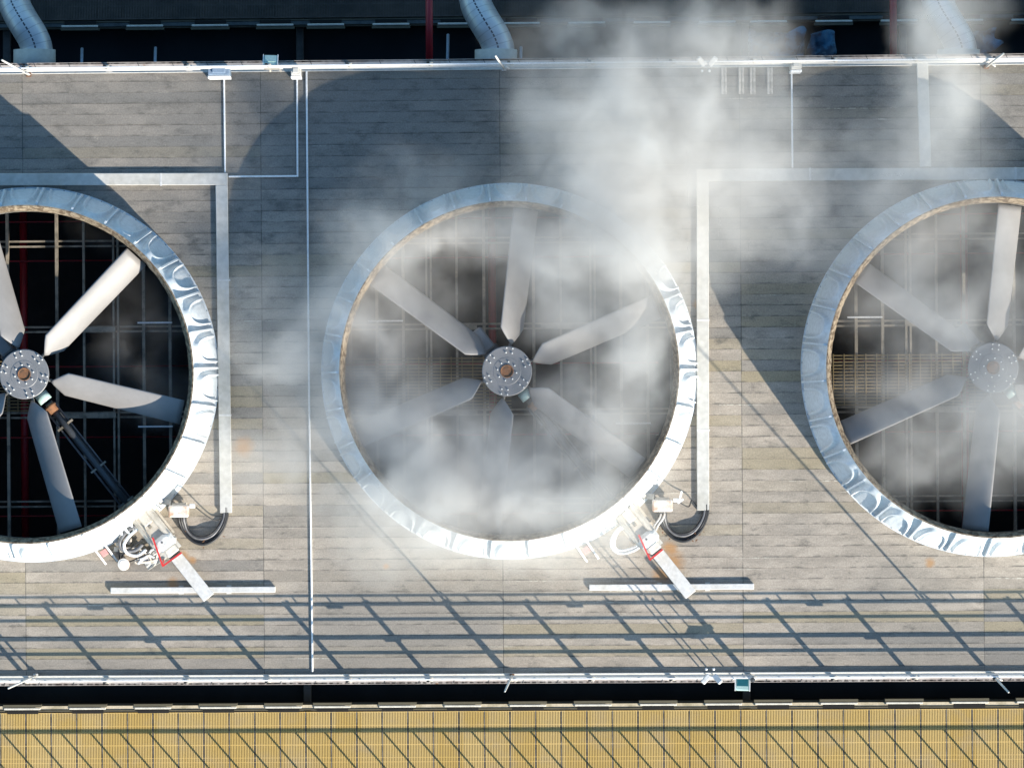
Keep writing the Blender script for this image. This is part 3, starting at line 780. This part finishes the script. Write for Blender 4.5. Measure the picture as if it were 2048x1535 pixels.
# cabinets on the far edge
def cabinet(px, py, wd, mat, lb):
    o = empty('cabinet', P(px, py, 0), label=lb, cat='cabinet', group='small cabinets on the far edge')
    MB().bbox((0, .04, .42), (wd, .20, .84), .015).build('cabinet_body', mat, o)
    MB().bbox((0, -.105, .40), (wd + .02, .07, .70), .012).build('door', 'conduit', o)
    MB().bbox((0, .05, .86), (wd * .6, .12, .05), .01).build('top_vent', 'tray' if mat != 'bluebox' else mat, o)
cabinet(441, 149, .54, 'bluebox', 'blue grey cabinet at the top of the leftmost conduit')
cabinet(594, 149, .24, 'tray', 'small pale cabinet at the top of the bent conduit')
cabinet(1589, 137, .26, 'tray', 'small pale cabinet right of the board strips')

# board strips lying at the far edge
for k, x in enumerate((1448, 1482.5, 1505.5, 1540)):
    a = P(x, 162, .03)
    o = empty('board_strip', a, label='pale board pair %s of four at the far edge' % ('leftmost and most hidden by steam,', 'second from the left,', 'third from the left,', 'rightmost')[k], cat='boards', group='pale board pairs at the far edge')
    for s_ in (-1, 1): MB().bbox((s_ * .037, 0, 0), (.062, .66, .035), .006).build('board', 'palewood', o)

# rim splice plates on the deck: small dark pocket
# ------------------------------------------------------------------ lower walkways with flaps
ZW = -11.7
def walkway(sgn, y_in, name_lb):
    wdt = 4.4
    xs = 21.0
    o = empty('walkway', (0, 0, ZW)); tag(o, kind='structure')
    m = MB(); n = int(2 * xs / .0435)
    for k in range(n):
        x = -xs + k * .0435
        if (k % 16) == 0: continue
        m.box((x, y_in + sgn * (wdt / 2 + .05), 0), (.0255, wdt, .03))
    m.build('grating', 'grate' if sgn < 0 else 'shadegrate', o)
    m = MB()
    for k in range(int(2 * xs / .696) + 1): m.box((-xs + k * .696, y_in + sgn * (wdt / 2 + .05), -.002), (.020, wdt, .03))
    m.build('panel_edges', 'wood' if sgn < 0 else 'shadegrate', o)
    m = MB()
    for k, d in enumerate((.06, .42, .58, .95, 1.30, 1.42, 1.78, 2.2, 2.35, 2.75, 3.1, 3.3, 3.7, 4.1)): m.box((0, y_in + sgn * d, -.006), (2 * xs, .016 if k % 3 else .026, .030))
    m.build('cross_rods', 'grate' if sgn < 0 else 'shadegrate', o)
    m = MB(); m.box((0, y_in + sgn * 2.2, -.40), (2 * xs, 4.3, .05)); m.build('underside', 'olive', o)
    m = MB(); m.box((0, y_in + sgn * -.012, -.10), (2 * xs, .03, .25)); m.build('edge_angle', 'olive', o)
    return o
YWB = P(1024, 1417, ZW).y; YWT = P(1024, 35, ZW).y
walkway(-1, YWB, ''); walkway(1, YWT, '')
# pits of dark water between deck and walkways, and the kerb
for sgn, y in ((-1, YWB), (1, YWT)):
    m = MB().box((0, y - sgn * 1.7, ZW - .9), (60, 3.3, .1)); o = m.build('basin', 'basin'); tag(o, kind='structure')
    k_ = empty('kerb', (0, y, ZW)); tag(k_, kind='structure')
    MB().box((0, -sgn * .09, -.02), (42, .10, .05)).build('kerb_strip', 'kerb' if sgn < 0 else 'shadekerb', k_)
    MB().box((0, -sgn * .17, -.20), (42, .05, .3)).build('kerb_face', 'olive', k_)
FB = [10 + 130.4 * k - 0 for k in range(5)] + [629 + 130.2 * k for k in range(7)] + [1510 + 130.7 * k for k in range(5)]
FT = [125 + 130 * k for k in range(0, 4)] + [616 + 130.3 * k for k in range(7)] + [1500 + 130.5 * k for k in range(5)]
ORD = 'first second third fourth fifth sixth seventh eighth ninth tenth eleventh twelfth thirteenth fourteenth fifteenth sixteenth seventeenth'.split()
def flaps(xs, sgn, y_px, lb, grp):
    f0 = None
    for k, x in enumerate(xs):
        p = P(x + 36, y_px - .0069 * (x - 1024), ZW)
        if f0 is None:
            o = empty('gate_flap', p)
            MB().bbox((0, 0, .26), (1.00, .055, .05), .01).build('flap_board', 'flap', o)
            MB().box((0, -sgn * .075, .12), (1.04, .07, .30)).build('flap_back', 'olive', o)
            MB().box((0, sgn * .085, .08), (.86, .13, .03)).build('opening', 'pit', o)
            f0 = o
        else: o = copy_tree(f0)
        o.location = p; tag(o, lb % ORD[k], 'gate flap', grp)
flaps(FB, -1, 1408.5, '%s pale flap board from the left along the sunlit walkway', 'flaps along the sunlit walkway')
flaps(FT, 1, 48, '%s dim flap board from the left along the shaded far walkway', 'flaps along the shaded walkway')

# beams across the gap
for i, (x, y, sgn) in enumerate(((615, 1390, -1), (1493, 1390, -1), (14, 90, 1), (600, 85, 1), (1490, 85, 1), (1806, 60, 1))):
    p = P(x, y, -12.3)
    m = MB().bbox((0, 0, 0), (.20, 3.2, .3), .02); o = m.build('gap_beam', 'darkbeam'); o.location = p
    tag(o, 'grey concrete beam bridging the dark gap at %s' % ('the near left', 'the near right under the floodlight', 'the far left corner', 'the far side left of the red pipe', 'the far side near the blue sky reflection', 'the far right beside the red pipe')[i], 'beam', 'beams across the gaps')
# guard rail on the outer side of the sunlit walkway
yo = P(1024, 1452, ZW).y - 1.86
o = empty('walkway_rail', (0, yo, ZW), label='rail of the sunlit walkway standing just outside the photo', cat='guard rail')
MB().bbox((0, 0, 1.08), (42, .05, .055), .01).build('rail', 'rail', o)
q0 = None
for k in range(48):
    if q0 is None: q0 = MB().box((0, 0, .53), (.036, .036, 1.06)).build('post', 'rail', o); q = q0
    else: q = q0.copy(); col.objects.link(q); q.parent = o
    q.location = (-19 + k * .80 + .12, 0, 0)

# ------------------------------------------------------------------ big clad pipes and red pipes beyond the far edge
def big_pipe(dx, lb):
    z = -4.8
    o = empty('clad_pipe', P(995 + dx, 105, z), label=lb, cat='pipe', group='big clad pipes beyond the far edge')
    ctr = [(997, 150), (996, 118), (996, 96), (988, 74), (976, 54), (964, 34), (954, 14), (949, -8), (947, -40), (946, -90)]
    pts = smooth_path([P(x + dx, y, z - max(0, (60 - y)) * .006) - Vector(o.location) for x, y in ctr], 8)
    n = 28; mb = MB().tube(pts, .415, n, caps=False)
    ob = mb.build('pipe', 'clad', o, True)
    uv = ob.data.uv_layers.new(name='UVMap')
    acc = [0]
    for a, b in zip(pts, pts[1:]): acc.append(acc[-1] + (b - a).length)
    for poly in ob.data.polygons:
        for li, vi in zip(poly.loop_indices, poly.vertices):
            ring, k = divmod(vi, n)
            u = k / n
            if k == 0 and any((v % n) > n / 2 for v in poly.vertices): u = 1.0
            uv.data[li].uv = (u, acc[ring])
    c = P(992 + dx, 100, z) - Vector(o.location); c2 = P(992 + dx, 150, z) - Vector(o.location)
    MB().tube([c + Vector((0, 0, 0)), c2], .55, 28).build('collar', 'tray', o, True)
big_pipe(-923, 'big clad pipe with a bend in the far left corner')
big_pipe(0, 'big clad pipe with a bend beyond the middle of the far edge')
big_pipe(925, 'big clad pipe in drifting steam beyond the far right')
for i, (x, lb) in enumerate(((859, 'red pipe left of the middle clad pipe'), (1787, 'red pipe left of the far right clad pipe'))):
    a, b = P(x - 1, -60, -4.2), P(x, 140, -4.2)
    o = MB().tube([a, b], .092, 16).build('red_pipe', 'darkred', None, True)
    tag(o, lb, 'red pipe', 'red pipes beyond the far edge')
for i, (x, y0, y1) in enumerate(((164, 98, 135), (311, 96, 135), (896, 70, 135), (1042, 95, 135))):
    o = MB().tube([P(x, y0, -6), P(x - 1, y1, -5)], .04, 10).build('thin_strut', 'bluebox', None, True)
    tag(o, 'thin blue grey strut in the dark far gap, number %s from the left' % ('one', 'two', 'three', 'four')[i], 'strut', 'thin struts in the far gap')
def reflection_sheet(pxs, z, lb, seed):  # rumpled sheet added to imitate a sky reflection on the basin water
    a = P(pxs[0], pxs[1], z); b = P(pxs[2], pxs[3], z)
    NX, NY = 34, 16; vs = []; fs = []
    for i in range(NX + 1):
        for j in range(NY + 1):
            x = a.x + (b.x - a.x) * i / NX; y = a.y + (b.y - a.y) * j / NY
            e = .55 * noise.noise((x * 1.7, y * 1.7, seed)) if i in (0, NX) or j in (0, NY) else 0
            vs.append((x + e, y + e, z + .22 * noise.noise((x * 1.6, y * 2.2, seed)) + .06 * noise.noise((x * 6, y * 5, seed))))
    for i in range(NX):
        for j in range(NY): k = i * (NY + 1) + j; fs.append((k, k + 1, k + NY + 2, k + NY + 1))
    o = MB().add(vs, fs).build('sky_reflection', 'reflection_sheet', None, True)
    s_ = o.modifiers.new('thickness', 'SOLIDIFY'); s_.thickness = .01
    tag(o, lb, 'sky_reflection', 'painted sky reflections in the far gap')
reflection_sheet((1494, 62, 1612, 130), -10.6, 'rumpled blue sheet added as a sky reflection in the far gap under steam', 1.0)
reflection_sheet((1624, 66, 1668, 118), -10.9, 'small dark blue sheet added as a sky reflection right of the large one', 5.0)
reflection_sheet((1948, 60, 1990, 104), -10.9, 'small blue sheet added as a sky reflection right of the far right pipe', 9.0)

# ------------------------------------------------------------------ steam: a drifting vapour volume with real density
# (px, py, height, rx px, ry px, rz m, strength)
PUFFS = [
 (1210, 200, 2.6, 120, 100, 1.2, .42), (1245, 310, 2.6, 95, 130, 1.2, .92), (1255, 420, 2.5, 85, 95, 1.1, .85), (1270, 540, 2.3, 70, 90, 1.0, .80), (1320, 240, 2.3, 140, 110, 1.0, .65), (1200, 550, 2.3, 85, 90, 1.0, .8),
 (1160, 450, 2.2, 100, 70, 1.0, .65), (1130, 540, 1.9, 80, 80, .8, .45), (1285, 660, 2.2, 55, 90, .9, 1.0),
 (1240, 750, 2.0, 75, 80, .9, .95), (1185, 850, 1.9, 90, 70, .8, 1.1), (1120, 1000, 1.9, 130, 70, .9, 1.3), (990, 1020, 2.0, 150, 70, .9, 1.5),
 (880, 950, 1.9, 120, 80, .8, 1.3), (790, 870, 1.8, 100, 90, .8, 1.15), (720, 780, 1.7, 60, 110, .7, .55), (770, 560, 1.8, 90, 90, .8, .75), (720, 660, 1.7, 60, 90, .7, .5),
 (850, 460, 2.0, 130, 50, .9, .8), (950, 445, 2.0, 110, 45, .9, .6), (840, 355, 1.5, 90, 50, .8, .5), (1000, 920, 1.8, 110, 70, .7, 1.1),
 (1100, 480, 2.0, 50, 90, .9, .3), (960, 730, 1.8, 230, 150, .6, .13),
 (1070, 250, 2.2, 50, 90, 1.0, .22), (1380, 270, 2.2, 100, 120, 1.0, .4), (1470, 380, 1.8, 80, 80, 1.0, .5), (1480, 290, 2.0, 110, 80, 1.0, .42), (1350, 500, 2.0, 50, 110, .9, .4),
 (1560, 400, 1.5, 110, 70, .9, .5), (1640, 470, 1.4, 90, 70, .8, .45), (1560, 490, 1.2, 80, 50, .7, .3), (1700, 300, 1.4, 90, 70, .8, .32), (1455, 530, 1.2, 35, 50, .6, .3),
 (1430, 120, 2.4, 100, 60, 1.1, .36), (1300, 90, 2.4, 140, 60, 1.1, .2), (1150, 70, 2.2, 110, 60, 1.1, .25), (1450, 50, 2.2, 100, 50, 1.1, .4), (1290, 20, 2.2, 110, 40, 1.0, .24), (1520, 100, 2.0, 70, 50, 1.0, .3),
 (1860, 60, 2.4, 50, 90, 1.1, .7), (1900, 160, 2.2, 60, 80, 1.0, .75), (1890, 250, 2.0, 70, 70, .9, .55), (1820, 330, 1.6, 120, 50, .8, .35), (1950, 20, 2.2, 60, 50, 1.0, .25),
 (1830, 450, 2.0, 110, 70, .9, .6), (1930, 500, 1.9, 110, 90, .8, .5), (1780, 590, 1.8, 100, 60, .8, .4), (1960, 650, 1.8, 90, 80, .8, .4), (1880, 620, 1.8, 80, 80, .8, .3),
 (1850, 760, 1.8, 110, 70, .8, .42), (1900, 830, 1.8, 130, 80, .8, .6), (1800, 900, 1.8, 90, 60, .8, .35), (1960, 900, 1.8, 90, 80, .8, .45), (1890, 960, 1.7, 110, 50, .7, .28), (2030, 780, 1.8, 60, 120, .8, .45),
 (570, 680, 1.2, 80, 70, .8, .42), (640, 700, 1.4, 50, 100, .9, .6), (630, 820, 1.2, 70, 80, .8, .45), (560, 930, 1.0, 110, 80, .8, .42), (650, 940, 1.1, 60, 70, .8, .45), (520, 570, 1.0, 70, 70, .8, .18),
 (700, 500, 1.3, 50, 80, .8, .3), (740, 1060, 1.0, 110, 45, .7, .4), (880, 1120, .9, 150, 30, .6, .30), (1090, 1125, .9, 130, 30, .6, .30), (1190, 1060, 1.2, 60, 50, .7, .45),
 (290, 660, 1.2, 70, 90, .6, .27), (310, 780, 1.2, 55, 65, .6, .32), (230, 700, 1.1, 50, 60, .5, .20), (190, 470, 1.1, 60, 45, .5, .07),
 (200, 310, .8, 160, 60, .6, .08), (480, 330, .8, 90, 110, .6, .08),
]
SB0, SB1 = Vector((-14.5, -6.2, -.4)), Vector((15.5, 11.5, 5.2))
RES = (320, 190, 50)
def steam():
    ng = bpy.data.node_groups.new('steam_field', 'GeometryNodeTree')
    ng.interface.new_socket(name='Geometry', in_out='INPUT', socket_type='NodeSocketGeometry')
    ng.interface.new_socket(name='Geometry', in_out='OUTPUT', socket_type='NodeSocketGeometry')
    N = ng.nodes; L = ng.links
    out = N.new('NodeGroupOutput')
    pos = N.new('GeometryNodeInputPosition').outputs[0]
    def vm(op, a, b=None, s=None):
        x = N.new('ShaderNodeVectorMath'); x.operation = op
        for i, q in ((0, a), (1, b)):
            if q is None: continue
            if hasattr(q, 'links'): L.new(q, x.inputs[i])
            else: x.inputs[i].default_value = q
        if s is not None: x.inputs['Scale'].default_value = s
        return x
    def mm(op, a, b=0.0, c=0.0, clamp=False):
        x = N.new('ShaderNodeMath'); x.operation = op; x.use_clamp = clamp
        for i, q in enumerate((a, b, c)):
            if hasattr(q, 'links'): L.new(q, x.inputs[i])
            else: x.inputs[i].default_value = q
        return x.outputs[0]
    def nz(vec, scale, det, rough, colr=False, dist=0.0):
        x = N.new('ShaderNodeTexNoise'); L.new(vec, x.inputs['Vector']); x.inputs['Scale'].default_value = scale
        x.inputs['Detail'].default_value = det; x.inputs['Roughness'].default_value = rough; x.inputs['Distortion'].default_value = dist
        return x.outputs[1 if colr else 0]
    def warp(p, scale, amt, det):
        c = nz(p, scale, det, .55, True)
        d = vm('SUBTRACT', c, (.5, .5, .5)).outputs[0]
        d = vm('MULTIPLY', d, (amt, amt, amt * .6)).outputs[0]
        return vm('ADD', p, d).outputs[0]
    w1 = warp(pos, .42, 1.9, 2.0)
    w2 = warp(w1, 1.3, 1.0, 3.0)
    acc = None
    for (px, py, z, rx, ry, rz, s) in PUFFS:
        c = at(px, py, z)
        d = vm('SUBTRACT', w2, tuple(c)).outputs[0]
        d = vm('DIVIDE', d, (rx / 80 * 1.45, ry / 80 * 1.45, rz)).outputs[0]
        q = vm('DOT_PRODUCT', d, d).outputs['Value']
        e = mm('MULTIPLY', mm('POWER', math.e, mm('MULTIPLY', q, -1.6)), s)
        acc = e if acc is None else mm('ADD', acc, e)
    n1 = nz(w2, .70, 5.0, .56)
    n2 = nz(w1, 2.3, 6.0, .68, dist=.8)
    f = mm('ADD', mm('MULTIPLY', n1, .76), mm('MULTIPLY', n2, .24))
    mr = N.new('ShaderNodeMapRange'); mr.interpolation_type = 'SMOOTHSTEP'
    L.new(f, mr.inputs[0]); mr.inputs[1].default_value = .34; mr.inputs[2].default_value = .68; mr.inputs[3].default_value = .22; mr.inputs[4].default_value = 1.5
    dens = mm('MULTIPLY', acc, mr.outputs[0])
    dens = mm('MAXIMUM', mm('SUBTRACT', dens, .03), 0.0)
    vc = N.new('GeometryNodeVolumeCube')
    L.new(dens, vc.inputs['Density'])
    vc.inputs['Min'].default_value = SB0; vc.inputs['Max'].default_value = SB1
    for n_, r_ in zip(('Resolution X', 'Resolution Y', 'Resolution Z'), RES): vc.inputs[n_].default_value = r_
    sm = N.new('GeometryNodeSetMaterial')
    m = bpy.data.materials.new('white_steam'); m.use_nodes = True
    t = m.node_tree; t.nodes.remove(t.nodes['Principled BSDF'])
    pv = t.nodes.new('ShaderNodeVolumePrincipled')
    pv.inputs['Color'].default_value = (.87, .86, .845, 1); pv.inputs['Anisotropy'].default_value = .15
    pv.inputs['Density'].default_value = STEAM_DENSITY
    t.links.new(pv.outputs[0], t.nodes['Material Output'].inputs['Volume'])
    sm.inputs['Material'].default_value = m
    L.new(vc.outputs[0], sm.inputs[0]); L.new(sm.outputs[0], out.inputs[0])
    vd = bpy.data.volumes.new('steam'); vd.materials.append(m)
    o = bpy.data.objects.new('steam', vd); col.objects.link(o)
    md = o.modifiers.new('steam_field', 'NODES'); md.node_group = ng
    tag(o, 'white steam billowing from the fan stacks and drifting over the deck', 'steam', kind='stuff')
    return o
STEAM_DENSITY = 1.0
steam()
